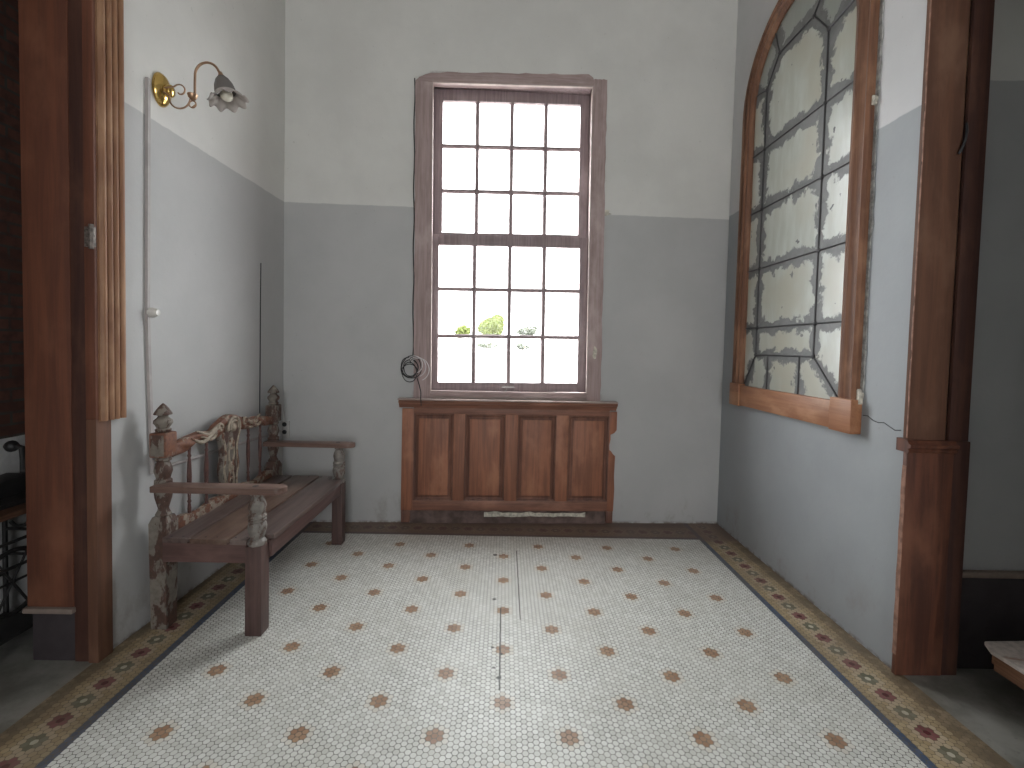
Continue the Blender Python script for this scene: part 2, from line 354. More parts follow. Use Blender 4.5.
# ------------------------------------------------------------------ mesh helpers
class MB:
    def __init__(s): s.v = []; s.f = []; s.m = []; s.mi = 0
    def add(s, vs, fs):
        b = len(s.v); s.v += [tuple(q) for q in vs]; s.f += [tuple(i + b for i in f) for f in fs]; s.m += [s.mi] * len(fs); return s
    def box(s, x0, x1, y0, y1, z0, z1, fn=None):
        vs = [(x, y, z) for z in (z0, z1) for y in (y0, y1) for x in (x0, x1)]
        if fn: vs = [fn(*q) for q in vs]
        return s.add(vs, [(0, 2, 3, 1), (4, 5, 7, 6), (0, 1, 5, 4), (2, 6, 7, 3), (0, 4, 6, 2), (1, 3, 7, 5)])
    def prism(s, poly, a0, a1, fn):
        n = len(poly)
        vs = [fn(p[0], p[1], a0) for p in poly] + [fn(p[0], p[1], a1) for p in poly]
        fs = [tuple(range(n))[::-1], tuple(range(n, 2 * n))] + [(i, (i + 1) % n, n + (i + 1) % n, n + i) for i in range(n)]
        return s.add(vs, fs)
    def lathe(s, prof, fn, n=20, cap=True, mod=None):
        vs = []; fs = []
        for i, (r, h) in enumerate(prof):
            for k in range(n):
                a = 2 * PI * k / n; rr = r * (mod(i, a) if mod else 1)
                vs.append(fn(rr * math.cos(a), rr * math.sin(a), h))
        for i in range(len(prof) - 1):
            for k in range(n):
                k2 = (k + 1) % n; fs.append((i * n + k, i * n + k2, (i + 1) * n + k2, (i + 1) * n + k))
        if cap:
            fs.append(tuple(range(n))[::-1]); fs.append(tuple(range((len(prof) - 1) * n, len(prof) * n)))
        return s.add(vs, fs)
    def tube(s, pts, r, n=8, closed=False):
        P = [Vector(p) for p in pts]; L = len(P)
        rad = r if isinstance(r, (list, tuple)) else [r] * L
        vs = []; fs = []; ref = None
        for i in range(L):
            if closed: t = P[(i + 1) % L] - P[i - 1]
            else: t = P[min(i + 1, L - 1)] - P[max(i - 1, 0)]
            t.normalize()
            if ref is None:
                ref = Vector((0, 0, 1)) if abs(t.z) < .9 else Vector((1, 0, 0))
            a = t.cross(ref)
            if a.length < 1e-4: a = t.cross(Vector((0, 1, 0)))
            a.normalize(); b = a.cross(t).normalized(); ref = b
            for k in range(n):
                an = 2 * PI * k / n
                vs.append(P[i] + a * (math.cos(an) * rad[i]) + b * (math.sin(an) * rad[i]))
        rng = L if closed else L - 1
        for i in range(rng):
            j = (i + 1) % L
            for k in range(n):
                k2 = (k + 1) % n; fs.append((i * n + k, i * n + k2, j * n + k2, j * n + k))
        if not closed:
            fs.append(tuple(range(n))[::-1]); fs.append(tuple(range((L - 1) * n, L * n)))
        return s.add(vs, fs)
    def build(s, name, mat, parent=None, bevel=0.0, smooth=False, angle=35, segs=2):
        org = Vector((0, 0, 0))
        if parent is None:
            xs = [v[0] for v in s.v]; ys = [v[1] for v in s.v]; zs = [v[2] for v in s.v]
            org = Vector(((min(xs) + max(xs)) / 2, (min(ys) + max(ys)) / 2, min(zs)))
        else:
            org = parent['_o'] if '_o' in parent else parent.location
            org = Vector(org)
        me = bpy.data.meshes.new(name)
        me.from_pydata([tuple(Vector(v) - org) for v in s.v], [], s.f)
        mats = mat if isinstance(mat, (list, tuple)) else [mat]
        for mm in mats: me.materials.append(mm)
        for p, i in zip(me.polygons, s.m): p.material_index = min(i, len(mats) - 1)
        bm = bmesh.new(); bm.from_mesh(me)
        bmesh.ops.recalc_face_normals(bm, faces=bm.faces)
        if bevel > 0:
            ed = [e for e in bm.edges if len(e.link_faces) == 2 and e.calc_face_angle(0) > math.radians(30)]
            bmesh.ops.bevel(bm, geom=ed, offset=bevel, segments=segs, profile=.6, affect='EDGES', clamp_overlap=True)
        bm.to_mesh(me); bm.free()
        if smooth or bevel > 0:
            for p in me.polygons: p.use_smooth = True
            try: me.set_sharp_from_angle(angle=math.radians(angle))
            except Exception: pass
        o = bpy.data.objects.new(name, me); COL.objects.link(o)
        if parent is None:
            o.location = org
        else:
            o.parent = parent
        ORG[o.name] = org
        return o
ORG = {}
# children keep the origin of their thing, sub-parts sit at zero offset inside their part
class _P(dict): pass
def build(mb, name, mat, parent=None, **kw):
    if parent is not None: parent['_o'] = list(ORG[parent.name])
    o = mb.build(name, mat, parent, **kw)
    if parent is not None: del parent['_o']
    return o
def tag(o, label=None, cat=None, group=None, kind=None):
    if label: o['label'] = label
    if cat: o['category'] = cat
    if group: o['group'] = group
    if kind: o['kind'] = kind
    return o
def thing(name, loc, label, cat, group=None):
    o = bpy.data.objects.new(name, None); COL.objects.link(o); o.location = loc; o.empty_display_size = .1
    ORG[o.name] = Vector(loc)
    return tag(o, label, cat, group)
def struct(mb, name, mat, **kw):
    return tag(build(mb, name, mat, **kw), kind='structure')

# ------------------------------------------------------------------ room shell
BA = Vector((-1.885, 3.985)); BB = Vector((1.925, 4.135))
EV = (BB - BA).normalized(); NV = Vector((-EV.y, EV.x))
def bw(s, d, z):                     # back wall frame: s along it, d behind its face, z up
    q = BA + EV * s + NV * d; return (q.x, q.y, z)
def bwl(s, d, z):                    # the window leans a hair to the left at its top
    return bw(s - .010 * (z - 1.08), d, z)
CEIL = 5.1
LX0, LX1 = -1.888, -1.850           # left wall line at y = 2.2 and at the back
RX = 1.915
def lw(y): return LX0 + (LX1 - LX0) * (y - 2.2) / 1.79

# floor: mosaic field, mosaic border strips, concrete beyond
def floor_mesh():
    me = bpy.data.meshes.new('floor'); bm = bmesh.new(); uvl = bm.loops.layers.uv.new('UVMap')
    def quad(pts, mi, uvs=None):
        f = bm.faces.new([bm.verts.new(p) for p in pts]); f.material_index = mi
        for k, l in enumerate(f.loops): l[uvl].uv = uvs[k] if uvs else (pts[k][0], pts[k][1])
    Y0 = -4.2; XL, XR, YB = -1.592, 1.606, 3.765; OL, OR = -1.894, 1.898; YE = 4.25
    quad([(XL, Y0, 0), (XR, Y0, 0), (XR, YB, 0), (XL, YB, 0)], 0)
    ph = 2.262
    quad([(XR, Y0, 0), (OR + .04, Y0, 0), (OR + .04, YE, 0), (XR, YE, 0)], 1, [(Y0 - ph, 0), (Y0 - ph, OR + .04 - XR), (YE - ph, OR + .04 - XR), (YE - ph, 0)])
    ph = 2.272
    quad([(OL - .0, Y0, 0), (XL, Y0, 0), (XL, YE, 0), (OL, YE, 0)], 1, [(Y0 - ph, XL - OL), (Y0 - ph, 0), (YE - ph, 0), (YE - ph, XL - OL)])
    quad([(XL, YB, 0), (XR, YB, 0), (XR, YE, 0), (XL, YE, 0)], 1, [(XL - .352, 0), (XR - .352, 0), (XR - .352, YE - YB), (XL - .352, YE - YB)])
    quad([(-3.2, Y0, -.001), (OL, Y0, -.001), (OL, YE, -.001), (-3.2, YE, -.001)], 2)
    quad([(OR + .04, Y0, -.001), (5.4, Y0, -.001), (5.4, 2.6, -.001), (OR + .04, 2.6, -.001)], 2)
    bm.to_mesh(me); bm.free()
    for k in ('field', 'border', 'concrete'): me.materials.append(MAT[k])
    o = bpy.data.objects.new('floor', me); COL.objects.link(o); o['kind'] = 'structure'
floor_mesh()

WIN = (1.10, 2.728, 1.03, 3.80)      # hole in the back wall (s0, s1, z0, z1)
mb = MB()
mb.box(-.5, WIN[0] + .03, 0, .36, 0, CEIL, bw)
mb.box(WIN[1] - .03, 4.6, 0, .36, 0, CEIL, bw)
mb.box(WIN[0] + .03, WIN[1] - .03, 0, .36, WIN[3] - .06, CEIL, bw)
mb.box(WIN[0] + .03, WIN[1] - .03, 0, .36, 0, WIN[2], bw)
struct(mb, 'wall_back', MAT['wall'])
# left alcove wall, 0.3 thick, ends in the wooden jamb
def lwbox(x, y, z): return (x + (LX1 - LX0) * (y - 2.2) / 1.79, y, z)
mb = MB(); mb.box(-2.19, LX0, 2.215, 4.05, 0, CEIL, lwbox); mb.box(-2.19, LX0, -4.2, .7, 0, CEIL); mb.box(-2.19, LX0, .7, 2.215, 3.5, CEIL)
struct(mb, 'wall_left', MAT['wall'])
mb = MB(); mb.box(RX, 2.19, 2.206, 4.3, 0, CEIL); mb.box(RX, 2.19, -4.2, 1.25, 0, CEIL); mb.box(RX, 2.19, 1.25, 2.206, 3.5, CEIL)
struct(mb, 'wall_right', MAT['wall_right'])
# hall behind the camera; unseen unglazed opening, sized and placed for fill light
mb = MB(); mb.box(-2.6, -.05, -4.4, -4.1, 0, CEIL); mb.box(1.25, 2.6, -4.4, -4.1, 0, CEIL); mb.box(-.05, 1.25, -4.4, -4.1, 3.0, CEIL); mb.box(-.05, 1.25, -4.4, -4.1, 0, 1.0)
struct(mb, 'wall_front', MAT['hall_wall'])
# side space on the left: brick above white plaster
mb = MB(); mb.box(-2.9, -2.592, .5, 4.2, 0, .985); struct(mb, 'wall_far_left', MAT['white_plaster'])
mb = MB(); mb.box(-2.9, -2.600, .5, 4.2, .985, CEIL); struct(mb, 'wall_far_left_brick', MAT['brick'])
mb = MB(); mb.box(-2.9, -1.9, .4, .6, 0, CEIL); mb.box(-2.9, -2.19, 4.1, 4.3, 0, CEIL); struct(mb, 'wall_far_left_end', MAT['hall_wall'])
# side room on the right
mb = MB(); mb.box(2.19, 5.3, 2.262, 2.55, 0, CEIL); struct(mb, 'wall_far_right', MAT['wall_side'])
mb = MB(); mb.box(5.1, 5.4, -.2, 2.4, 0, CEIL)
mb.box(2.19, 5.3, -.2, .1, 0, CEIL); struct(mb, 'wall_far_right_end', MAT['hall_wall'])
mb = MB(); mb.box(-3.0, 5.5, -4.5, 4.5, CEIL, CEIL + .2); struct(mb, 'ceiling', MAT['ceiling'])
# black baseboard with a dusty top on the side-room wall
mb = MB(); mb.box(2.2, 5.1, 2.235, 2.262, 0, .455); b = struct(mb, 'baseboard_right', MAT['black_base'], bevel=.006)
mb = MB(); mb.box(2.2, 5.1, 2.228, 2.262, .455, .485); build(mb, 'baseboard_cap', MAT['dust'], b, bevel=.008)

# left opening: jamb boards and fluted casing
mb = MB(); mb.box(-2.198, -1.985, 2.196, 2.222, .262, 4.4); t1 = struct(mb, 'trim_1', MAT['jamb'], bevel=.004)
mb = MB(); mb.box(-2.204, -1.978, 2.178, 2.222, .238, .262); build(mb, 'ledge', MAT['dust'], t1, bevel=.004)
mb = MB(); mb.box(-2.185, -1.985, 2.206, 2.222, .0, .238); build(mb, 'plinth', MAT['black_base'], t1, bevel=.004)
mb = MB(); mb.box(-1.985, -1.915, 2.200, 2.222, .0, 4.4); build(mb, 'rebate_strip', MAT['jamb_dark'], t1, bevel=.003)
mb = MB(); mb.box(-1.915, -1.868, 2.190, 2.275, .0, 1.145); build(mb, 'bare_board', MAT['jamb_pale'], t1, bevel=.004)
mb = MB(); mb.box(-1.915, -1.868, 2.190, 2.222, 1.145, 4.4); build(mb, 'edge_board', MAT['jamb'], t1, bevel=.003)
# fluted casing: profile in (y, x) extruded upward
prof = []
y0, y1 = 2.205, 2.352
for i in range(61):
    u = i / 60; y = y0 + (y1 - y0) * u
    h = .022
    for c_, r_ in ((.16, .10), (.40, .09), (.62, .09), (.86, .11)):
        d_ = abs(u - c_)
        if d_ < r_: h = .022 + .018 * math.sqrt(max(0, 1 - (d_ / r_) ** 2))
    prof.append((y, lw(y) + h))
poly = [(y0, -1.89)] + prof + [(y1, -1.89)]
mb = MB(); mb.prism(poly, 1.135, 4.4, lambda a, b_, z: (b_, a, z)); build(mb, 'fluted_casing', MAT['fluted'], t1, smooth=True, angle=50)
# rusty hinge leaf left on the edge of the jamb
mb = MB(); mb.box(-1.905, -1.862, 2.180, 2.192, 1.93, 2.02)
mb.lathe([(.010, 1.92), (.010, 2.03)], lambda a, b_, h: (-1.872 + a, 2.178 + b_, h), 10)
for zz in (1.945, 1.975, 2.005): mb.lathe([(.006, 2.176), (.006, 2.184)], lambda a, b_, h: (-1.892 + a, h, zz + b_), 8)
tag(build(mb, 'hinge', MAT['dark_metal'], t1, bevel=.001), 'old metal hinge leaf')

# right opening: pier boards above, heavier block below
mb = MB(); mb.box(1.907, 2.088, 2.198, 2.225, 1.13, 4.4); t2 = struct(mb, 'trim_2', MAT['jamb_pale'], bevel=.004)
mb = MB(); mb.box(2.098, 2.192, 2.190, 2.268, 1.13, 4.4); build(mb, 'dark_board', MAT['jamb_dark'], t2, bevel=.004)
mb = MB(); mb.box(2.086, 2.100, 2.206, 2.23, 1.13, 4.4); build(mb, 'rebate_groove', MAT['black_base'], t2)
mb = MB(); mb.box(1.897, 2.120, 2.182, 2.207, 0, 1.075); build(mb, 'lower_board', MAT['pier_block'], t2, bevel=.005)
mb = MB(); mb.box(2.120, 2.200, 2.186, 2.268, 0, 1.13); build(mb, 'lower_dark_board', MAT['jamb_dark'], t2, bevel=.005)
mb = MB()
capp = [(2.24, 1.075), (2.172, 1.075), (2.166, 1.083), (2.172, 1.092), (2.160, 1.100), (2.158, 1.112), (2.170, 1.118), (2.180, 1.132), (2.24, 1.135)]
mb.prism(capp, 1.890, 2.122, lambda y, z, x: (x, y, z)); build(mb, 'cap_moulding', MAT['pier_block'], t2, smooth=True, angle=40)
mb = MB()
P = [(1.9055 + .0015 * math.sin(k * 1.7) + .001 * math.sin(k * 4.1), z) for k, z in enumerate([1.14 + .08 * q for q in range(41)])]
poly = P + [(1.9125, 4.34), (1.9125, 1.14)]
mb.prism(poly, 2.199, 2.2055, lambda x, z, y: (x, y, z)); build(mb, 'paint_edge', MAT['pale_edge'], t2)
mb = MB(); P = [(1.8945 + .0015 * math.sin(k * 1.9), .10 + .065 * k) for k in range(15)]; poly = P + [(1.90, 1.01), (1.90, .10)]
mb.prism(poly, 2.184, 2.205, lambda x, z, y: (x, y, z)); build(mb, 'worn_edge', MAT['pale_edge'], t2)

mb = MB(); mb.tube([(2.092, 2.190, 2.60), (2.088, 2.180, 2.56), (2.080, 2.178, 2.52), (2.066, 2.182, 2.47), (2.060, 2.186, 2.46)], .006, 6); tag(build(mb, 'hook', MAT['black'], t2, smooth=True), 'small dark bent hook')

# ------------------------------------------------------------------ back window (window_1)
def rough_strip(s0, s1, z0, z1, amp, edges, n=34):
    """outline of a board whose named edges are ragged where old plaster laps it"""
    pts = []
    rn = lambda: random.uniform(-amp, amp)
    for k in range(n): pts.append((s0 + (rn() if 'l' in edges else 0), z0 + (z1 - z0) * k / n))
    for k in range(n // 3): pts.append((s0 + (s1 - s0) * k / (n // 3), z1 + (rn() if 't' in edges else 0)))
    for k in range(n): pts.append((s1 + (rn() if 'r' in edges else 0), z1 + (z0 - z1) * k / n))
    pts.append((s1, z0)); return pts
def fw(s, z, d): return bwl(s, d, z)
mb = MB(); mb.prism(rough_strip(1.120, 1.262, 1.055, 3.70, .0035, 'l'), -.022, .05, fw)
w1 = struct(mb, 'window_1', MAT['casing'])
ORG['window_1'] = ORG[w1.name]
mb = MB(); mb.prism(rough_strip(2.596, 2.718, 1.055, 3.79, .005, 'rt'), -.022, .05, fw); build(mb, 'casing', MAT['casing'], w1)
pts = [(1.122, 3.70), (1.262, 3.692), (2.600, 3.728), (2.612, 3.755), (2.598, 3.80)]
top = [(2.56, 3.826)] + [(2.56 - 1.30 * k / 22, 3.826 - .055 * k / 22 + random.uniform(-.006, .006)) for k in range(1, 22)] + [(1.25, 3.768), (1.20, 3.752), (1.15, 3.728)]
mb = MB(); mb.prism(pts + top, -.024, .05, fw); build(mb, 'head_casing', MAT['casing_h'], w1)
# paint left pale along the right casing and at the paint line
mb = MB(); mb.prism([(2.716 + .008 * math.sin(k * 1.3) * (k % 2), 2.66 + .014 * k) for k in range(5)] + [(2.765, 2.71), (2.76, 2.69), (2.785, 2.68), (2.74, 2.665)], -.004, .004, fw); tag(build(mb, 'plaster_patch', MAT['chip'], w1), 'rough cream plaster patch')
mb = MB(); mb.prism([(2.66 + .018 * math.cos(a) + .004 * math.sin(3 * a), 1.49 + .055 * math.sin(a) + .005 * math.cos(4 * a)) for a in [2 * PI * k / 16 for k in range(16)]], -.0245, -.02, fw)
tag(build(mb, 'paint_chip', MAT['chip'], w1), 'pale chipped spot on the casing')
# inner beads
mb = MB(); mb.box(1.258, 1.265, -.025, .0, 1.12, 3.68, bwl); build(mb, 'bead', MAT['bead'], w1, bevel=.002)
mb = MB(); mb.box(2.591, 2.598, -.025, .0, 1.12, 3.70, bwl); build(mb, 'bead', MAT['bead'], w1, bevel=.002)
mb = MB(); mb.prism([(1.26, 3.686), (2.60, 3.720), (2.60, 3.728), (1.26, 3.694)], -.027, 0, fw); build(mb, 'bead', MAT['bead'], w1)
# lining of the deep reveal
mb = MB(); mb.box(1.235, 1.258, .0, .30, 1.05, 3.76, bwl); mb.box(2.602, 2.625, .0, .30, 1.05, 3.76, bwl); mb.box(1.235, 2.625, .0, .30, 3.715, 3.80, bwl)
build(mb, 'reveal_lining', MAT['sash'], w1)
# sashes
def sash(s0, s1, zb, zt, d0, d1, cols, rows, mt, stile, tilt=0.0):
    """outer frame to s0,s1,zb,zt; cols/rows are the lines between panes incl. both borders"""
    m1 = MB()
    g = lambda s, d, z: bwl(s, d, z + tilt * (s - 1.9))
    m1.box(s0, cols[0], d0, d1, zb, zt, g); m1.box(cols[-1], s1, d0, d1, zb, zt, g)
    m1.box(cols[0], cols[-1], d0, d1, rows[-1], zt, g); m1.box(cols[0], cols[-1], d0, d1, zb, rows[0], g)
    return m1, g
UC = [1.335, 1.63, 1.927, 2.222, 2.519]; UR = [2.508, 2.866, 3.247, 3.622]
LC = [1.314, 1.619, 1.922, 2.219, 2.527]; LR = [1.214, 1.612, 2.015, 2.386]
for (C_, R_, d0, d1, zb, zt, nm, tl) in ((UC, UR, .10, .145, 2.44, 3.735, 'upper_sash', .018), (LC, LR, .045, .09, 1.135, 2.475, 'lower_sash', .012)):
    m1, g = sash(1.250, 2.61, zb, zt, d0, d1, C_, R_, None, 0, tl)
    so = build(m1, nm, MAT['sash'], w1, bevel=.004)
    m1 = MB()
    for c_ in C_[1:-1]: m1.prism([(c_ - .018, d0 + .012), (c_ - .009, d0 + .002), (c_ + .009, d0 + .002), (c_ + .018, d0 + .012), (c_ + .018, d1 - .012), (c_ - .018, d1 - .012)], R_[0], R_[-1], lambda a, b_, z: g(a, b_, z))
    for r_ in R_[1:-1]: m1.prism([(r_ - .017, d0 + .013), (r_ - .007, d0 + .003), (r_ + .007, d0 + .003), (r_ + .017, d0 + .013), (r_ + .017, d1 - .013), (r_ - .017, d1 - .013)], C_[0], C_[-1], lambda a, b_, s_: g(s_, b_, a))
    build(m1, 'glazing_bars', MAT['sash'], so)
    m1 = MB(); m1.box(C_[0] - .006, C_[-1] + .006, (d0 + d1) / 2 + .004, (d0 + d1) / 2 + .007, R_[0] - .006, R_[-1] + .006, g); build(m1, 'glass', MAT['glass'], so)
    if nm == 'lower_sash':
        m1 = MB()
        m1.box(1.865, 1.975, d0 - .012, d0 + .002, 1.172, 1.178, bwl); m1.tube([bwl(1.87 + .01 * k, d0 - .014 - .006 * math.sin(PI * k / 10), 1.182) for k in range(11)], .005, 6); m1.tube([bwl(1.905, d0 - .008, 1.175), bwl(1.903, d0 - .012, 1.155), bwl(1.897, d0 - .010, 1.140)], .007, 6)
        tag(build(m1, 'sash_lift', MAT['metal'], so), 'small grey metal sash lift')
# stool / sub-sill below the sash
mb = MB(); mb.box(1.10, 2.74, .0, .34, 1.02, 1.135, bwl); build(mb, 'sub_sill', MAT['sill'], w1, bevel=.004)
mb = MB(); mb.box(1.262, 2.600, -.03, .045, 1.096, 1.14, bwl); build(mb, 'stop', MAT['casing_h'], w1, bevel=.004)
# sash cord on the right of the opening
mb = MB(); mb.tube([bwl(2.597, -.018, 1.15), bwl(2.594, -.017, 1.6), bwl(2.592, -.017, 2.3)], .004, 6); build(mb, 'sash_cord', MAT['sill'], w1, smooth=True)

# ------------------------------------------------------------------ panelled apron under the window
cx, cy, _ = bw(1.93, -.02, 0)
ap = thing('wainscot_panel', (cx, cy, 0), 'reddish wooden panelling with four raised panels and a broken right edge under the window', 'panelling')
S0, S1 = 1.027, 2.862; D = -.030
def fp(s, z, d): return bw(s, d, z)
# frame: stiles and rails
def stile(pts, nm='stile', d=D): 
    q = MB(); q.prism(pts, d, -.002, fp); build(q, nm, MAT['panel'], ap, bevel=.0025)
stile([(S0, .115), (1.125, .115), (1.125, .985), (S0, .985)])
stile([(1.462, .20), (1.556, .20), (1.556, .945), (1.462, .945)])
stile([(1.902, .20), (2.008, .20), (2.008, .945), (1.902, .945)])
stile([(2.342, .20), (2.446, .20), (2.446, .945), (2.342, .945)])
# right stile is broken away in a notch
stile([(2.800, .115), (2.856, .115), (2.862, .30), (2.856, .42), (2.860, .60), (2.838, .618), (2.824, .640), (2.808, .652), (2.806, .70), (2.816, .745), (2.814, .785), (2.846, .80), (2.866, .828), (2.866, .985), (2.800, .985)])
for (z0, z1, nm) in ((.945, .995, 'top_rail'), (.115, .20, 'bottom_rail')):
    q = MB(); q.box(1.125, 2.800, D, -.002, z0, z1, bw); build(q, nm, MAT['panel_h'], ap, bevel=.0025)
# sunk moulding and raised fields
for (a, b_) in ((1.125, 1.462), (1.556, 1.902), (2.008, 2.342), (2.446, 2.800)):
    z0, z1 = .20, .945
    rings = [(0, -.028), (.008, -.026), (.012, -.012), (.020, -.008), (.024, -.006), (.046, -.016), (.050, -.016)]
    q = MB(); vs = []; fs = []
    for (i, dd) in rings:
        vs += [bw(a + i, dd, z0 + i), bw(b_ - i, dd, z0 + i), bw(b_ - i, dd, z1 - i), bw(a + i, dd, z1 - i)]
    for k in range(len(rings) - 1):
        for j in range(4): fs.append((k * 4 + j, k * 4 + (j + 1) % 4, k * 4 + 4 + (j + 1) % 4, k * 4 + 4 + j))
    q.add(vs, fs); pm = build(q, 'panel_moulding', MAT['panel_dark'], ap)
    q = MB(); q.box(a + .044, b_ - .044, -.0205, -.006, z0 + .044, z1 - .044, bw); build(q, 'raised_field', MAT['panel'], pm, bevel=.003)
# feet
for (a, b_) in ((S0 + .003, 1.105), (2.792, 2.852)):
    q = MB(); q.prism([(a, .012), (b_, .012), (b_, .115), (a, .115)], D - .004, -.002, fp); build(q, 'foot', MAT['panel_dark'], ap, bevel=.003)
# recessed plaster base strip with the bare mortar patch
q = MB(); q.box(1.105, 2.792, -.012, .0, .0, .115, bw); build(q, 'kick_strip', MAT['kick'], ap)
q = MB(); pp = [(1.735 + .88 * k / 22, .062 + random.uniform(-.005, .005)) for k in range(23)] + [(2.615 - .88 * k / 22, .098 + random.uniform(-.008, .008)) for k in range(23)]
q.prism(pp, -.022, -.010, fp); tag(build(q, 'mortar_strip', MAT['chip'], ap), 'pale strip of bare mortar')
# cap / sill
q = MB()
prof = [(-.002, 1.062), (-.085, 1.062), (-.092, 1.054), (-.088, 1.040), (-.070, 1.034), (-.066, 1.022), (-.050, 1.012), (-.044, .996), (-.002, .994)]
q.prism(prof, 1.005, 2.852, lambda d_, z, s_: bw(s_, d_, z)); build(q, 'cap_moulding', MAT['panel_h'], ap, smooth=True, angle=40)
q = MB(); q.box(.998, 2.856, -.095, .0, 1.0625, 1.075, bw); tag(build(q, 'sill_board', MAT['sill'], ap, bevel=.003), 'pale worn sill board')

# cable coil hanging at the lower left of the casing
cc = bwl(1.11, -.045, 1.3)
cco = thing('cable_coil', (cc[0], cc[1], 1.17), 'loose coil of black and pale wires hanging at the lower left of the window', 'cable')
for k in range(5):
    q = MB(); c_s, c_z, r_ = 1.105 + random.uniform(-.02, .03), 1.31 + random.uniform(-.03, .03), random.uniform(.055, .085)
    pts = [bwl(c_s + r_ * math.cos(a) * (1 + .06 * math.sin(3 * a + k)), -.052 - .006 * k + .01 * math.sin(a * 2 + k), c_z + r_ * 1.15 * math.sin(a)) for a in [2 * PI * i / 28 for i in range(28)]]
    q.tube(pts, .0035, 6, True); build(q, 'black_wire_loop', MAT['black'], cco, smooth=True)
for k in range(3):
    q = MB(); c_s, c_z, r_ = 1.135 + .018 * k, 1.36 - .02 * k, .065 + .01 * k
    pts = [bwl(c_s + r_ * math.cos(a), -.082 - .006 * k, c_z + r_ * 1.1 * math.sin(a)) for a in [-1.2 + 3.6 * i / 20 for i in range(21)]]
    q.tube(pts, .0035, 6); build(q, 'pale_wire_loop', MAT['pale_wire'], cco, smooth=True)
q = MB(); q.tube([bwl(1.112 + .004 * math.sin(k * 1.1), -.016, 3.72 - 2.30 * k / 26) for k in range(27)] + [bwl(1.09, -.05, 1.40), bwl(1.10, -.06, 1.37)], .005, 6); build(q, 'wire', MAT['black'], cco, smooth=True)
q = MB(); q.tube([bwl(1.15, -.05, 1.25), bwl(1.17, -.055, 1.19), bwl(1.185, -.06, 1.13), bwl(1.19, -.1, 1.08), bwl(1.195, -.104, 1.02)], .004, 6); build(q, 'wire_tail', MAT['black'], cco, smooth=True)

# ------------------------------------------------------------------ arched leaded window on the right wall (window_2)
YC, ZS, RO, RI = 3.207, 3.385, .692, .542
XF = RX
def arch_pts(r, zb, n=28):
    return [(YC - r, zb)] + [(YC - r * math.cos(PI * k / n), ZS + r * math.sin(PI * k / n)) for k in range(n + 1)] + [(YC + r, zb)]
# moulded section swept along the arch outline
sect = [(RO, .002), (RO, -.030), (RO - .018, -.040), (RO - .034, -.034), (RO - .040, -.026), (RO - .062, -.030), (RO - .084, -.044), (RO - .100, -.030), (RO - .112, -.034), (RO - .128, -.030), (RO - .140, -.020), (RI, -.018), (RI, .002)]
ns = len(sect); path = []
rows = []
for (r, dx) in sect: rows.append([(XF + dx, y, z) for (y, z) in arch_pts(r, 1.26)])
nl = len(rows[0]); vs = [p for r in rows for p in r]; fs = []
for i in range(ns):
    j = (i + 1) % ns
    for k in range(nl - 1): fs.append((i * nl + k, i * nl + k + 1, j * nl + k + 1, j * nl + k))
fs.append(tuple(i * nl for i in range(ns))); fs.append(tuple(i * nl + nl - 1 for i in range(ns))[::-1])
mb = MB(); mb.add(vs, fs); w2 = struct(mb, 'window_2', MAT['arch'], smooth=True, angle=28)
# sill board with end blocks
mb = MB(); mb.box(XF - .044, XF, 2.66, 3.74, 1.105, 1.262); build(mb, 'sill_board', MAT['arch_h'], w2, bevel=.004)
mb = MB(); mb.box(XF - .062, XF, 2.500, 2.668, 1.100, 1.285); build(mb, 'sill_block', MAT['arch_h'], w2, bevel=.004)
mb = MB(); mb.box(XF - .056, XF, 3.735, 3.885, 1.098, 1.275); build(mb, 'sill_block', MAT['arch_h'], w2, bevel=.004)
# crumbs of plaster along the near edge
mb = MB()
for zc, kk in ((1.30, 1.0), (2.86, .6)):
    mb.prism([(2.512 + .018 * math.cos(a) * (1 + .3 * math.sin(5 * a)), zc + .04 * kk * math.sin(a) * (1 + .2 * math.cos(3 * a))) for a in [2 * PI * k / 14 for k in range(14)]], XF - .024, XF, lambda y, z, x: (x, y, z))
build(mb, 'plaster_patch', MAT['chip'], w2)
mb = MB(); P = [(2.500 - .010 * abs(math.sin(k * 1.7)) - .004 * math.sin(k * .6), 1.31 + .075 * k) for k in range(29)]
mb.prism(P + [(2.520, 3.41), (2.520, 1.31)], XF - .006, XF, lambda y, z, x: (x, y, z)); build(mb, 'plaster_lip', MAT['lip'], w2)
mb = MB(); mb.tube([(XF - .001, 2.49 - .035 * k, 1.205 - .006 * k + .008 * math.sin(k * 1.9)) for k in range(8)], .0022, 5); build(mb, 'plaster_crack', MAT['black'], w2)
YN, YF = 2.912, 3.588
ZR = [1.508, 1.713, 2.160, 2.605, 3.050, 3.487]
leads = [((YN, ZR[0]), (YN, ZR[-1])), ((YF, ZR[0]), (YF, ZR[-1]))]
yl, yr = YC - RI, YC + RI
for z in ZR[1:-1]: leads.append(((yl, z), (yr, z)))
leads.append(((YN, ZR[0]), (YF, ZR[0])))
A1, A2 = (YF - .15, 3.665), (YN + .15, 3.665)
leads += [((YF, ZR[-1]), A1), (A1, A2), (A2, (YN, ZR[-1])), ((YF, ZR[-1]), (yr - .012, 3.512)), ((YN, ZR[-1]), (yl + .012, 3.512)), (A1, (YC + .30, 3.846)), (A2, (YC - .30, 3.846)),
          ((YN, ZR[0]), (yl, 1.262)), ((YF, ZR[0]), (yr, 1.262)), ((3.05, ZR[0]), (3.05, 1.262)), ((3.42, ZR[0]), (3.42, 1.262))]
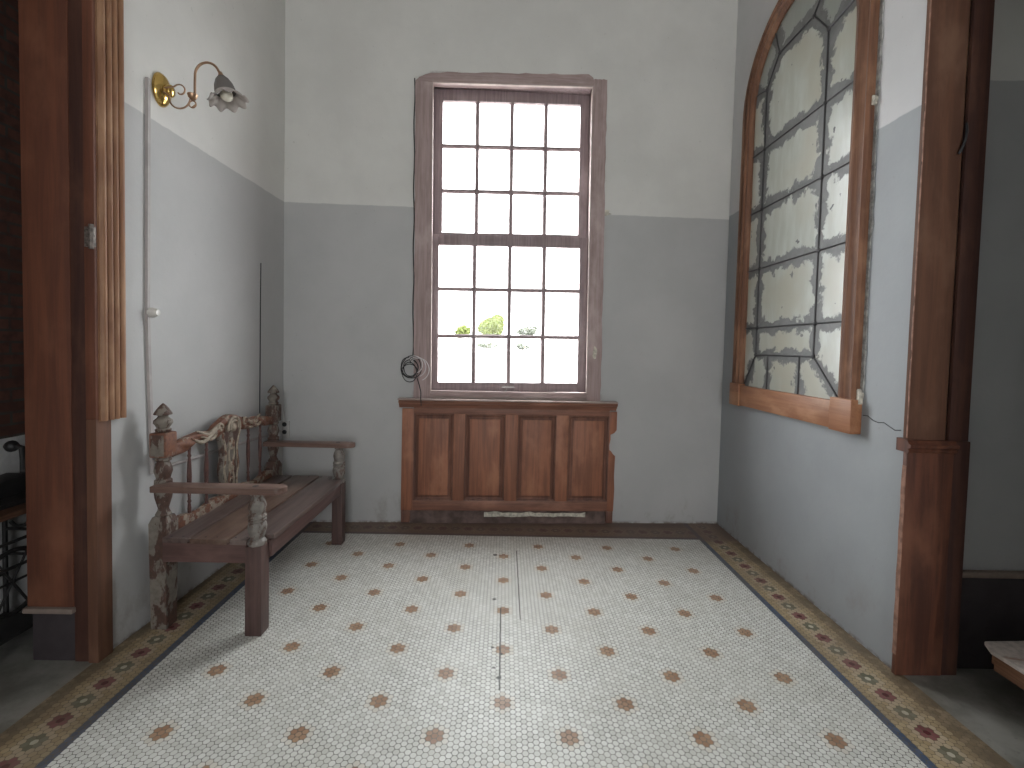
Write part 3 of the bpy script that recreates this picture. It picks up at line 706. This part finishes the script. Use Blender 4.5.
def segd(p, a, b_):
    ax, ay = a; bx, by = b_; vx, vy = bx - ax, by - ay; L = vx * vx + vy * vy
    t = max(0, min(1, ((p[0] - ax) * vx + (p[1] - ay) * vy) / L)); return math.hypot(p[0] - ax - t * vx, p[1] - ay - t * vy)
# glass as a fine grid clipped to the arch
NY, NZ = 104, 230
me = bpy.data.meshes.new('leaded_glass'); vv = []; ff = []; dv = []; uv_ = []
rg = RI + .02
ztop = ZS + rg
def gp(i, j):
    y = YC - rg + 2 * rg * i / NY; z = 1.255 + (ztop - 1.255) * j / NZ
    if z > ZS:
        half = math.sqrt(max(0, rg * rg - (z - ZS) ** 2)); y = YC + (y - YC) * half / rg
    return y, z
for j in range(NZ + 1):
    for i in range(NY + 1):
        y, z = gp(i, j); vv.append((XF - .006 - ORG[w2.name].x, y - ORG[w2.name].y, z - ORG[w2.name].z))
        py_ = YN + .15 * (z - 3.487) / .178, YF - .15 * (z - 3.487) / .178
        uv_.append(1.0 if (z > 3.487 and (z > 3.665 or y < py_[0] or y > py_[1])) else 0.0)
        dv.append(min(segd((y, z), a, b_) for a, b_ in leads))
for j in range(NZ):
    for i in range(NY): a = j * (NY + 1) + i; ff.append((a, a + NY + 1, a + NY + 2, a + 1))
me.from_pydata(vv, [], ff); me.materials.append(MAT['leaded'])
at = me.attributes.new('lead_distance', 'FLOAT', 'POINT'); at.data.foreach_set('value', dv)
at = me.attributes.new('upper_pane', 'FLOAT', 'POINT'); at.data.foreach_set('value', uv_)
go = bpy.data.objects.new('leaded_glass', me); COL.objects.link(go); go.parent = w2
mb = MB()
for a, b_ in leads: mb.tube([(XF - .009, a[0], a[1]), (XF - .009, b_[0], b_[1])], .0055, 6)
for (y, z) in [(YN, z) for z in ZR] + [(YF, z) for z in ZR] + [A1, A2]:
    mb.lathe([(.016, XF - .004), (.016, XF - .012), (.008, XF - .018), (.001, XF - .019)], lambda a, b_, h: (h, y + a, z + b_), 10)
build(mb, 'lead_came', plain('lead_came', (.07, .068, .07), .45, .5, .5), w2)

# ------------------------------------------------------------------ the old wooden bench
BX, BYN, BYF = -1.785, 2.50, 3.685
bench = thing('wooden_bench', (-1.5, 3.08, 0), 'old wooden bench with turned posts, carved back and peeling paint along the left wall', 'bench')
def part(q, nm, mt, par=None, **kw): return build(q, nm, MAT[mt] if isinstance(mt, str) else mt, par or bench, **kw)
for (yp) in (BYN, BYF):
    q = MB()
    h = .044
    sq = lambda z0, z1, hb, ht: q.add([(BX + a * hb, yp + b_ * hb, z0) for a, b_ in ((-1, -1), (1, -1), (1, 1), (-1, 1))] + [(BX + a * ht, yp + b_ * ht, z1) for a, b_ in ((-1, -1), (1, -1), (1, 1), (-1, 1))], [(0, 3, 2, 1), (4, 5, 6, 7), (0, 1, 5, 4), (1, 2, 6, 5), (2, 3, 7, 6), (3, 0, 4, 7)])
    sq(0, .56, .040, .046); sq(.56, .592, .046, .034)
    q.lathe([(r_ * .88, z_) for r_, z_ in [(.036, .588), (.042, .600), (.036, .612), (.030, .622), (.028, .635), (.034, .655), (.044, .690), (.047, .715), (.040, .735), (.034, .748), (.046, .756), (.046, .782), (.036, .790), (.040, .805), (.048, .830), (.045, .850), (.036, .872), (.032, .880), (.042, .886), (.044, .895), (.040, .902), (.034, .906)]], lambda a, b_, z: (BX + a, yp + b_, z), 24)
    pl = part(q, 'back_post', 'peel', smooth=True, angle=40)
    q = MB(); sq(.905, 1.035, .044, .044); q.m = [0, 0, 1, 0, 0, 1]
    part(q, 'post_block', [MAT['orange_wood'] if yp == BYN else MAT['peel'], MAT['peel']], pl, bevel=.010)
    q = MB(); q.lathe([(r_ * .84, z_) for r_, z_ in [(.030, 1.034), (.042, 1.040), (.044, 1.050), (.034, 1.058), (.040, 1.068), (.052, 1.084), (.050, 1.098), (.034, 1.110), (.026, 1.118), (.030, 1.124), (.050, 1.128), (.048, 1.136), (.034, 1.156), (.016, 1.176), (.004, 1.186)]], lambda a, b_, z: (BX + a, yp + b_, z), 24)
    part(q, 'finial', 'peel', pl, smooth=True, angle=50)
# crest rail: carved, rising in the middle
YM = (BYN + BYF) / 2; HW = (BYF - BYN) / 2 - .045
def ctop(u): a = abs(u); return .962 + .012 * math.cos(a * 9) * (a > .3) + .080 * math.exp(-(a / .30) ** 2) + .016 * math.exp(-((a - .52) / .12) ** 2)
def cbot(u): a = abs(u); return .926 - .048 * max(0, (a - .55) / .45) ** 1.5 + .010 * math.sin(a * 14)
q = MB(); N = 96; vs = []; fs = []; K = 9
for i in range(N + 1):
    u = -1 + 2 * i / N; y = YM + u * HW; zt, zb = ctop(u), cbot(u)
    for k in range(K):
        w = k / (K - 1); z = zb + (zt - zb) * w
        rel = .012 * math.sin(w * PI) + .008 * math.sin(u * 26 + w * 5) * math.sin(w * PI)
        vs.append((BX + .012 + rel, y, z))
    for k in range(K):
        w = k / (K - 1); z = zt + (zb - zt) * w; vs.append((BX - .024, y, z))
M2 = 2 * K
for i in range(N):
    for k in range(M2): k2 = (k + 1) % M2; fs.append((i * M2 + k, (i + 1) * M2 + k, (i + 1) * M2 + k2, i * M2 + k2))
fs.append(tuple(range(M2))); fs.append(tuple(N * M2 + k for k in range(M2))[::-1])
q.add(vs, fs); cr = part(q, 'crest_rail', 'orange_wood', smooth=True, angle=60)
# scrolls and central shell carved on the crest
q = MB()
def onc(y, z, x=.028): return (BX + x, y, z)
for sg in (-1, 1):
    q.tube([onc(YM + sg * (.10 + .30 * t), .958 + .026 * math.sin(t * 6.5 + .4) - .012 * t, .022) for t in [k / 24 for k in range(25)]], [.005 + .009 * math.sin(PI * k / 24) for k in range(25)], 8)
    q.tube([onc(YM + sg * (.12 + .24 * t), .985 + .022 * math.sin(t * 6.0 + 1.6) - .010 * t, .020) for t in [k / 24 for k in range(25)]], [.004 + .008 * math.sin(PI * k / 24) for k in range(25)], 8)
    q.tube([onc(YM + sg * (.16 + .16 * t), .940 + .016 * math.sin(t * 5.0 + 2.8), .022) for t in [k / 24 for k in range(25)]], [.004 + .007 * math.sin(PI * k / 24) for k in range(25)], 8)
    q.tube([onc(YM + sg * (.135 + (.034 - .028 * t) * math.cos(6.5 * t)), .975 + (.034 - .028 * t) * math.sin(6.5 * t), .030) for t in [k / 26 for k in range(27)]], .007, 8)
for (ra, rb, r_) in ((.066, .062, .009), (.044, .042, .008)):
    q.tube([onc(YM + ra * math.cos(a), .962 + rb * math.sin(a), .034) for a in [-.25 + (PI + .5) * k / 24 for k in range(25)]], r_, 8)
q.lathe([(.030, BX + .018), (.028, BX + .036), (.012, BX + .046), (.002, BX + .048)], lambda a, b_, h: (h, YM + a, .962 + b_), 14)
part(q, 'carving', 'cream_carving', cr, smooth=True, angle=60)
# central splat
def sw(z):
    return .092 + .024 * math.exp(-((z - .925) / .05) ** 2) + .010 * math.exp(-((z - .70) / .045) ** 2) - .008 * math.exp(-((z - .80) / .05) ** 2) - .010 * math.exp(-((z - .61) / .05) ** 2) + .012 * math.exp(-((z - .52) / .03) ** 2)
zs = [.50 + .44 * k / 44 for k in range(45)]
pts = [(YM - sw(z), z) for z in zs] + [(YM + sw(z), z) for z in reversed(zs)]
q = MB(); q.prism(pts, BX - .018, BX + .014, lambda y, z, x: (x, y, z)); sp = part(q, 'splat', 'peel', bevel=.003)
q = MB()
for sg in (-1, 1):
    q.tube([(BX + .015, YM + sg * (sw(z) - .022), z) for z in zs], .008, 8)
    q.tube([(BX + .016, YM + sg * (.030 * math.sin(7.0 * (z - .52) / .40)), z) for z in zs[4:40]], .007, 8)
for zc in (.70, .60, .85): q.tube([(BX + .016, YM + .026 * math.cos(a), zc + .030 * math.sin(a)) for a in [2 * PI * k / 16 for k in range(16)]], .007, 8, True)
part(q, 'splat_carving', 'cream_carving', sp, smooth=True, angle=60)
# lower back rail
pts = [(BYN + .04 + (BYF - BYN - .08) * k / 40, .535 + .012 * math.sin(k * .55)) for k in range(41)]
q = MB(); q.prism(pts + [(BYF - .04, .485), (BYN + .04, .485)], BX - .018, BX + .022, lambda y, z, x: (x, y, z)); part(q, 'back_rail', 'peel_red', bevel=.002)
# spindles
for ya in (2.705, 2.860, 3.325, 3.485):
    q = MB(); q.lathe([(.008, .52), (.010, .56), (.007, .59), (.011, .60), (.007, .612), (.010, .66), (.013, .74), (.010, .82), (.007, .85), (.011, .862), (.007, .874), (.009, .90), (.009, .95)], lambda a, b_, z: (BX + a, ya + b_, z), 12)
    part(q, 'spindle', 'spindle', smooth=True, angle=50)
# legs, aprons, seat
for yp in (2.452, 3.585):
    FX = -1.268 if yp < 3 else -1.240
    hw = .042 if yp < 3 else .038
    q = MB(); q.box(FX - hw, FX + hw, yp - .042, yp + .042, 0, .468); part(q, 'leg', 'leg_wood', bevel=.004)
    q = MB(); q.lathe([(.042, .466), (.046, .474), (.046, .486), (.038, .494), (.030, .502), (.036, .512), (.044, .540), (.047, .560), (.044, .578), (.036, .588), (.044, .594), (.044, .602), (.038, .606), (.045, .612), (.045, .622), (.036, .630), (.040, .650), (.044, .670), (.038, .694), (.028, .712), (.026, .720), (.034, .728), (.034, .738)], lambda a, b_, z: (FX + a, yp + b_, z), 22, True, lambda i, a: 1 + .04 * math.cos(8 * a) * (5 < i < 9 or 15 < i < 20))
    part(q, 'arm_support', 'peel_grey', smooth=True, angle=50)
    # arm: plank with rounded front end, slightly waisted
    y0_, y1_ = yp - .048, yp + .052
    if yp > 3: y0_, y1_ = yp - .055, yp + .045
    xs0 = BX - .008; xe = -1.120
    pts = [(xs0, y0_ + .006), (-1.45, y0_ + .003), (xe - .05, y0_)] + [(xe - .05 + .05 * math.sin(a), (y0_ + y1_) / 2 - (y1_ - y0_) / 2 * math.cos(a)) for a in [PI * k / 12 for k in range(1, 12)]] + [(xe - .05, y1_), (-1.45, y1_ - .003), (xs0, y1_ - .006)]
    q = MB(); q.prism(pts, .738, .772, lambda x, y, z: (x, y, z)); am = part(q, 'armrest', 'arm_wood', bevel=.006)
    q = MB(); q.lathe([(.015, .7715), (.015, .7730)], lambda a, b_, z: (FX - .01 + a, yp + b_, z), 12); part(q, 'peg_hole', 'black', am)
q = MB(); q.box(-1.238, -1.212, 2.49, 3.55, .385, .474); part(q, 'apron', 'apron_wood', bevel=.003)
q = MB(); q.box(-1.80, -1.77, 2.54, 3.63, .385, .474); part(q, 'apron', 'apron_wood', bevel=.003)
for (ya, yb) in ((2.435, 2.460), (3.575, 3.60)):
    q = MB(); q.box(-1.745, -1.300, ya, yb, .372, .474); part(q, 'apron', wood('bench_end_wood', (.12, .068, .06), (.075, .042, .038), (.17, .10, .088), 'x', .45, 34, .4) if yb < 3 else bpy.data.materials['bench_end_wood'], bevel=.003)
ny, fy = 2.418, 3.635
planks = [[(-1.742, ny + .012), (-1.617, ny + .010), (-1.617, fy), (-1.742, fy)],
          [(-1.600, ny + .006), (-1.409, ny), (-1.409, fy), (-1.600, fy)],
          [(-1.391, ny), (-1.308, ny - .002), (-1.308, 2.502), (-1.205, 2.502), (-1.200, 2.56), (-1.196, 3.2), (-1.200, 3.535), (-1.305, 3.535), (-1.305, fy - .01), (-1.392, fy)]]
for pl_ in planks:
    q = MB(); q.prism(pl_, .474, .500, lambda x, y, z: (x, y, z)); sp_ = part(q, 'seat_plank', 'seat_warm' if pl_ is planks[1] else 'seat_wood', bevel=.002)
    xm = (pl_[0][0] + pl_[1][0]) / 2
    for yy in (ny + .035, fy - .04):
        for dx in (-.03, .03):
            q = MB(); q.lathe([(.005, .4995), (.005, .5008)], lambda a, b_, z: (xm + dx + a, yy + b_, z), 8); part(q, 'nail_head', 'black', sp_)

# ------------------------------------------------------------------ wall lamp
LY = 2.622
lamp = thing('wall_lamp', (lw(LY), LY, 2.86), 'brass swan-neck wall lamp with ruffled glass shade high on the left wall', 'lamp')
WX = lw(LY)
q = MB(); q.lathe([(1.0, 0.0), (1.0, .006), (.93, .016), (.80, .026), (.55, .034), (.25, .038), (.02, .039)], lambda a, b_, h: (WX + h, LY + .062 * a, 2.855 + .088 * b_), 32)
part(q, 'backplate', 'brass', lamp, smooth=True, angle=60)
q = MB(); q.lathe([(.026, .03), (.026, .062), (.022, .068), (.012, .071), (.001, .072)], lambda a, b_, h: (WX + h, LY - .004 + a, 2.848 + b_ * 1.25), 20)
part(q, 'mount', 'brass', lamp, smooth=True, angle=40)
ly = 2.56
def arcp(cx_, cz, r0, a0, a1, n=18, r1=None):
    r1 = r0 if r1 is None else r1
    return [(cx_ + (r0 + (r1 - r0) * k / n) * math.cos(a0 + (a1 - a0) * k / n), ly, cz + (r0 + (r1 - r0) * k / n) * math.sin(a0 + (a1 - a0) * k / n)) for k in range(n + 1)]
q = MB()
q.tube([(WX + .06, ly, 2.815)] + arcp(-1.735, 2.785, .054, PI * .95, 2 * PI * .99, 20), .0045, 8)
q.tube([(WX + .065, ly, 2.835)] + arcp(-1.733, 2.822, .036, PI * .8, -PI * .75, 24, .014), .0040, 8)
q.tube([(-1.670, ly, 2.740 + .022 * k / 6) for k in range(1)] + arcp(-1.668, 2.755, .018, 0, 2 * PI, 14), .0035, 6)
q.lathe([(.010, 2.778), (.020, 2.788), (.024, 2.802), (.024, 2.806), (.006, 2.808)], lambda a, b_, z: (-1.668 + a, ly + b_, z), 14)
neck = [(-1.656, ly, 2.80), (-1.656, ly, 2.86), (-1.655, ly, 2.905)] + [(-1.592 - .063 * math.cos(a), ly, 2.905 + .066 * math.sin(a)) for a in [PI * .86 * k / 20 for k in range(1, 21)]]
neck += [(-1.521, ly, 2.906)]
q.tube(neck, .0062, 10)
part(q, 'swan_neck_arm', 'old_brass', lamp, smooth=True, angle=60)
ax = Vector((.045, 0, -.16)).normalized(); ux = Vector((ax.z, 0, -ax.x)); uy = Vector((0, 1, 0)); sb = Vector((-1.522, ly, 2.912))
def sh(a, b_, h): v = sb + ax * h + ux * a + uy * b_; return (v.x, v.y, v.z)
q = MB(); q.lathe([(.009, -.012), (.012, .0), (.016, .010), (.018, .022), (.012, .026)], sh, 16); part(q, 'shade_holder', 'old_brass', lamp, smooth=True, angle=50)
pr = [(.016, .012), (.030, .028), (.042, .054), (.047, .078), (.049, .096), (.054, .112), (.068, .128), (.088, .140), (.094, .139)]
q = MB(); rf = lambda i, a: 1 + (.055 * math.cos(9 * a) * max(0, i - 4) / 4)
q.lathe(pr, lambda a, b_, h: sh(a, b_, h + (.009 * math.cos(9 * math.atan2(b_, a) + .6) * max(0, h - .10) / .036)), 72, False, rf)
q.m = [0 if k < 72 * 4 else 1 for k in range(len(q.f))]
so = part(q, 'lamp_shade', [frosted('smoky_shade_glass', .42), MAT['frost']], lamp, smooth=True, angle=80)
so.modifiers.new('thickness', 'SOLIDIFY').thickness = .002
q = MB(); q.lathe([(.012, .03), (.014, .06), (.022, .078), (.030, .098), (.031, .112), (.026, .128), (.014, .138), (.001, .141)], sh, 18); part(q, 'bulb', 'bulb', lamp, smooth=True, angle=80)

# ------------------------------------------------------------------ surface cables on the left wall
cdt = thing('cable_conduit', (lw(2.53), 2.53, .82), 'grey surface conduit running down the left wall from the brass lamp', 'conduit')
q = MB()
def cseg(y0_, z0_, y1_, z1_, w=.011):
    q.add([(lw(y0_) - .002, y0_ - w, z0_), (lw(y0_) - .002, y0_ + w, z0_), (lw(y0_) + .014, y0_ + w * .8, z0_), (lw(y0_) + .014, y0_ - w * .8, z0_),
           (lw(y1_) - .002, y1_ - w, z1_), (lw(y1_) - .002, y1_ + w, z1_), (lw(y1_) + .014, y1_ + w * .8, z1_), (lw(y1_) + .014, y1_ - w * .8, z1_)],
          [(0, 1, 2, 3), (7, 6, 5, 4), (0, 4, 5, 1), (1, 5, 6, 2), (2, 6, 7, 3), (3, 7, 4, 0)])
cseg(2.545, .80, 2.522, 1.40); cseg(2.522, 1.40, 2.515, 1.66); cseg(2.515, 1.66, 2.527, 2.865)
build(q, 'trunking', MAT['conduit'], cdt)
q = MB(); q.tube([(lw(2.55) + .006, 2.55, .815), (lw(2.7) + .006, 2.70, .812), (lw(3.1) + .006, 3.1, .803), (lw(3.6) + .006, 3.6, .79), (lw(3.92) + .006, 3.92, .785)], .011, 8)
tag(build(q, 'wall_cable', MAT['conduit'], None, smooth=True), 'grey cable running level along the left wall behind the bench back', 'cable')
q = MB(); q.lathe([(.026, 0), (.026, .018), (.020, .030), (.016, .042), (.004, .044)], lambda a, b_, h: (lw(2.52) + .010 + h, 2.530 + a, 1.660 + b_), 16)
tag(build(q, 'junction_knob', MAT['white_plastic'], cdt, smooth=True, angle=40), 'round white fitting')
q = MB(); q.lathe([(.014, 0), (.014, .02), (.003, .022)], lambda a, b_, h: (lw(2.55) + h, 2.575 + a, .835 + b_), 10); build(q, 'end_clip', MAT['black'], cdt, smooth=True, angle=40)
q = MB(); q.tube([(lw(3.62) + .004, 3.623, 2.11), (lw(3.62) + .003, 3.620, 1.8), (lw(3.62) + .004, 3.618, 1.4), (lw(3.61) + .003, 3.616, 1.04), (lw(3.61) + .004, 3.615, .80)], .0035, 6)
tag(build(q, 'thin_cable', MAT['black'], None, smooth=True), 'thin dark cable hanging straight down the left wall near the corner', 'cable')
# socket in the corner behind the far bench post
sk = bw(.075, -.01, .70)
soc = thing('wall_socket', (sk[0], sk[1], .70), 'grey wall socket with two dark holes in the corner behind the bench', 'socket')
q = MB(); q.box(.005, .092, -.014, .0, .715, .86, bw); build(q, 'cover_plate', MAT['grey_plastic'], soc, bevel=.004)
for zz in (.832, .768):
    q = MB(); q.lathe([(.019, -.0155), (.019, -.012)], lambda a, b_, h: bw(.052 + a, h, zz + b_), 14); build(q, 'socket_hole', MAT['black'], soc)

# ------------------------------------------------------------------ iron table and machine beyond the left opening
tb = thing('iron_table', (-2.40, 2.28, 0), 'narrow wooden table on black scrolled iron legs behind the left door jamb', 'table')
q = MB(); q.box(-2.575, -2.225, 1.95, 2.52, .690, .715); build(q, 'table_top', MAT['table_wood'], tb, bevel=.004)
for ye in (2.02, 2.44):
    q = MB()
    for xx in (-2.55, -2.25): q.tube([(xx, ye, .69), (xx, ye, .02)], .011, 8); q.tube([(xx - .02, ye, .012), (xx + .02, ye, .012)], .012, 8)
    for zz in (.53, .40): q.tube([(-2.55, ye, zz), (-2.25, ye, zz)], .008, 8)
    for sg in (-1, 1):
        q.tube([(-2.40 + sg * (.075 + .055 * math.cos(a)), ye, .60 + .055 * math.sin(a)) for a in [PI * .3 + 1.5 * PI * k / 20 for k in range(21)]], .009, 8)
    build(q, 'leg_frame', MAT['iron'], tb, smooth=True, angle=50)
for xx, zz in ((-2.255, .45), (-2.255, .57), (-2.545, .30)):
    q = MB(); q.tube([(xx, 2.02, zz), (xx, 2.44, zz)], .008, 8); build(q, 'stretcher', MAT['iron'], tb, smooth=True)
q = MB(); q.tube([(-2.30, 2.23 + .15 * math.cos(a), .36 + .15 * math.sin(a)) for a in [2 * PI * k / 32 for k in range(32)]], .011, 8, True)
for k in range(3): a = PI * k / 3; q.tube([(-2.30, 2.23 + .15 * math.cos(a), .36 + .15 * math.sin(a)), (-2.30, 2.23 - .15 * math.cos(a), .36 - .15 * math.sin(a))], .006, 6)
build(q, 'flywheel', MAT['iron'], tb, smooth=True, angle=50)
q = MB(); q.box(-2.52, -2.28, 2.08, 2.40, .10, .115); build(q, 'treadle', MAT['iron'], tb, bevel=.003)
sm_ = thing('sewing_machine', (-2.42, 2.28, .715), 'low black machine with a round knob standing on the iron table', 'machine')
q = MB(); q.box(-2.53, -2.30, 2.06, 2.47, .715, .738); build(q, 'machine_bed', MAT['iron'], sm_, bevel=.008)
q = MB(); q.prism([(2.08, .738), (2.45, .738), (2.46, .80), (2.40, .835), (2.28, .825), (2.16, .80), (2.09, .77)], -2.50, -2.38, lambda y, z, x: (x, y, z)); build(q, 'machine_body', MAT['iron'], sm_, bevel=.018)
q = MB(); q.tube([(-2.43, 2.42, .80), (-2.43, 2.42, .90), (-2.435, 2.42, .955), (-2.47, 2.42, .962)], .014, 10); build(q, 'spindle_arm', MAT['iron'], sm_, smooth=True)
q = MB(); q.lathe([(.004, -.030), (.018, -.025), (.027, -.012), (.030, 0), (.027, .012), (.018, .025), (.004, .030)], lambda a, b_, h: (-2.488 + h, 2.42 + a, .962 + b_), 18); build(q, 'knob', MAT['iron'], sm_, smooth=True, angle=60)

# ------------------------------------------------------------------ low bench by the right opening
lb = thing('low_bench', (2.52, 1.55, 0), 'low bench with a worn whitish top, cut off by the right edge of the photo', 'bench')
q = MB()
pts = [(2.168, 1.1), (2.168, 2.010), (2.205, 2.075), (2.80, 2.100), (2.86, 2.04), (2.86, 1.1)]
q.prism(pts, .222, .242, lambda x, y, z: (x, y, z)); build(q, 'bench_top', MAT['slab'], lb, bevel=.006)
q = MB(); q.box(2.185, 2.209, 1.13, 2.01, .150, .222); build(q, 'side_rail', MAT['slab_edge'], lb, bevel=.004)
q = MB(); q.box(2.225, 2.82, 2.035, 2.058, .150, .222); build(q, 'end_rail', MAT['slab_edge'], lb, bevel=.004)
for (xx, yy) in ((2.26, 1.18), (2.40, 1.95), (2.80, 1.18), (2.80, 1.99)):
    q = MB(); q.box(xx - .028, xx + .028, yy - .028, yy + .028, 0, .222); build(q, 'leg', MAT['jamb_dark'], lb, bevel=.004)

# ------------------------------------------------------------------ outside the window
q = MB(); q.box(-60, 60, 4.6, 160, -.85, -.8); tag(build(q, 'ground', MAT['ground']), kind='structure')
def tree(px, Y, ztop, zbot, w, label, mt, nleaf):
    x = px * Y
    t = thing('tree', (x, Y, -.8), label, 'tree', 'trees outside the window')
    q = MB(); q.tube([(x, Y, -.8), (x + .05, Y, zbot * .5), (x, Y, (zbot + ztop) / 2)], [.03, .03, .02], 8)
    for k in range(4): a = k * 1.7; q.tube([(x, Y, zbot), (x + .3 * w * math.cos(a), Y + .3 * w * math.sin(a), (zbot + ztop) / 2 + .2)], [.035, .012], 6)
    build(q, 'trunk', MAT['bark'], t, smooth=True)
    q = MB()
    lob = [(random.uniform(-.3, .3) * w, random.uniform(-.3, .3) * w, random.uniform(.25, .75)) for _ in range(7)]
    for _ in range(nleaf):
        l = random.choice(lob); d = Vector((random.gauss(0, 1), random.gauss(0, 1), random.gauss(0, 1))).normalized() * random.uniform(.5, 1) ** .5
        c = Vector((x + l[0] + d.x * w * .30, Y + l[1] + d.y * w * .30, zbot + (ztop - zbot) * (l[2] + d.z * .27)))
        a = Vector((random.gauss(0, 1), random.gauss(0, 1), random.gauss(0, 1))).normalized(); b_ = a.orthogonal().normalized(); s_ = random.uniform(.09, .17)
        q.add([c - a * s_, c + b_ * s_ * .5, c + a * s_, c - b_ * s_ * .5], [(0, 1, 2, 3)])
    build(q, 'foliage', mt, t)
tree(-.0285, 25, 3.30, 1.95, 1.25, 'bright green rounded tree seen in the middle of the lower sash', MAT['leaf'], 2600)
tree(-.090, 30, 3.0, 2.0, .9, 'small pale tree left of the bright green one outside the window', MAT['leaf'], 500)
tree(.0404, 32, 3.0, 2.2, 1.5, 'small grey-green tree right of the bright green one outside the window', MAT['leaf_grey'], 700)
tree(-.037, 34, 1.9, 1.35, 1.4, 'low greyish bush below the bright green tree outside the window', MAT['leaf_grey'], 300)
tree(.036, 36, 1.9, 1.3, 1.2, 'low greyish bush below the small grey-green tree on the right', MAT['leaf_grey'], 240)
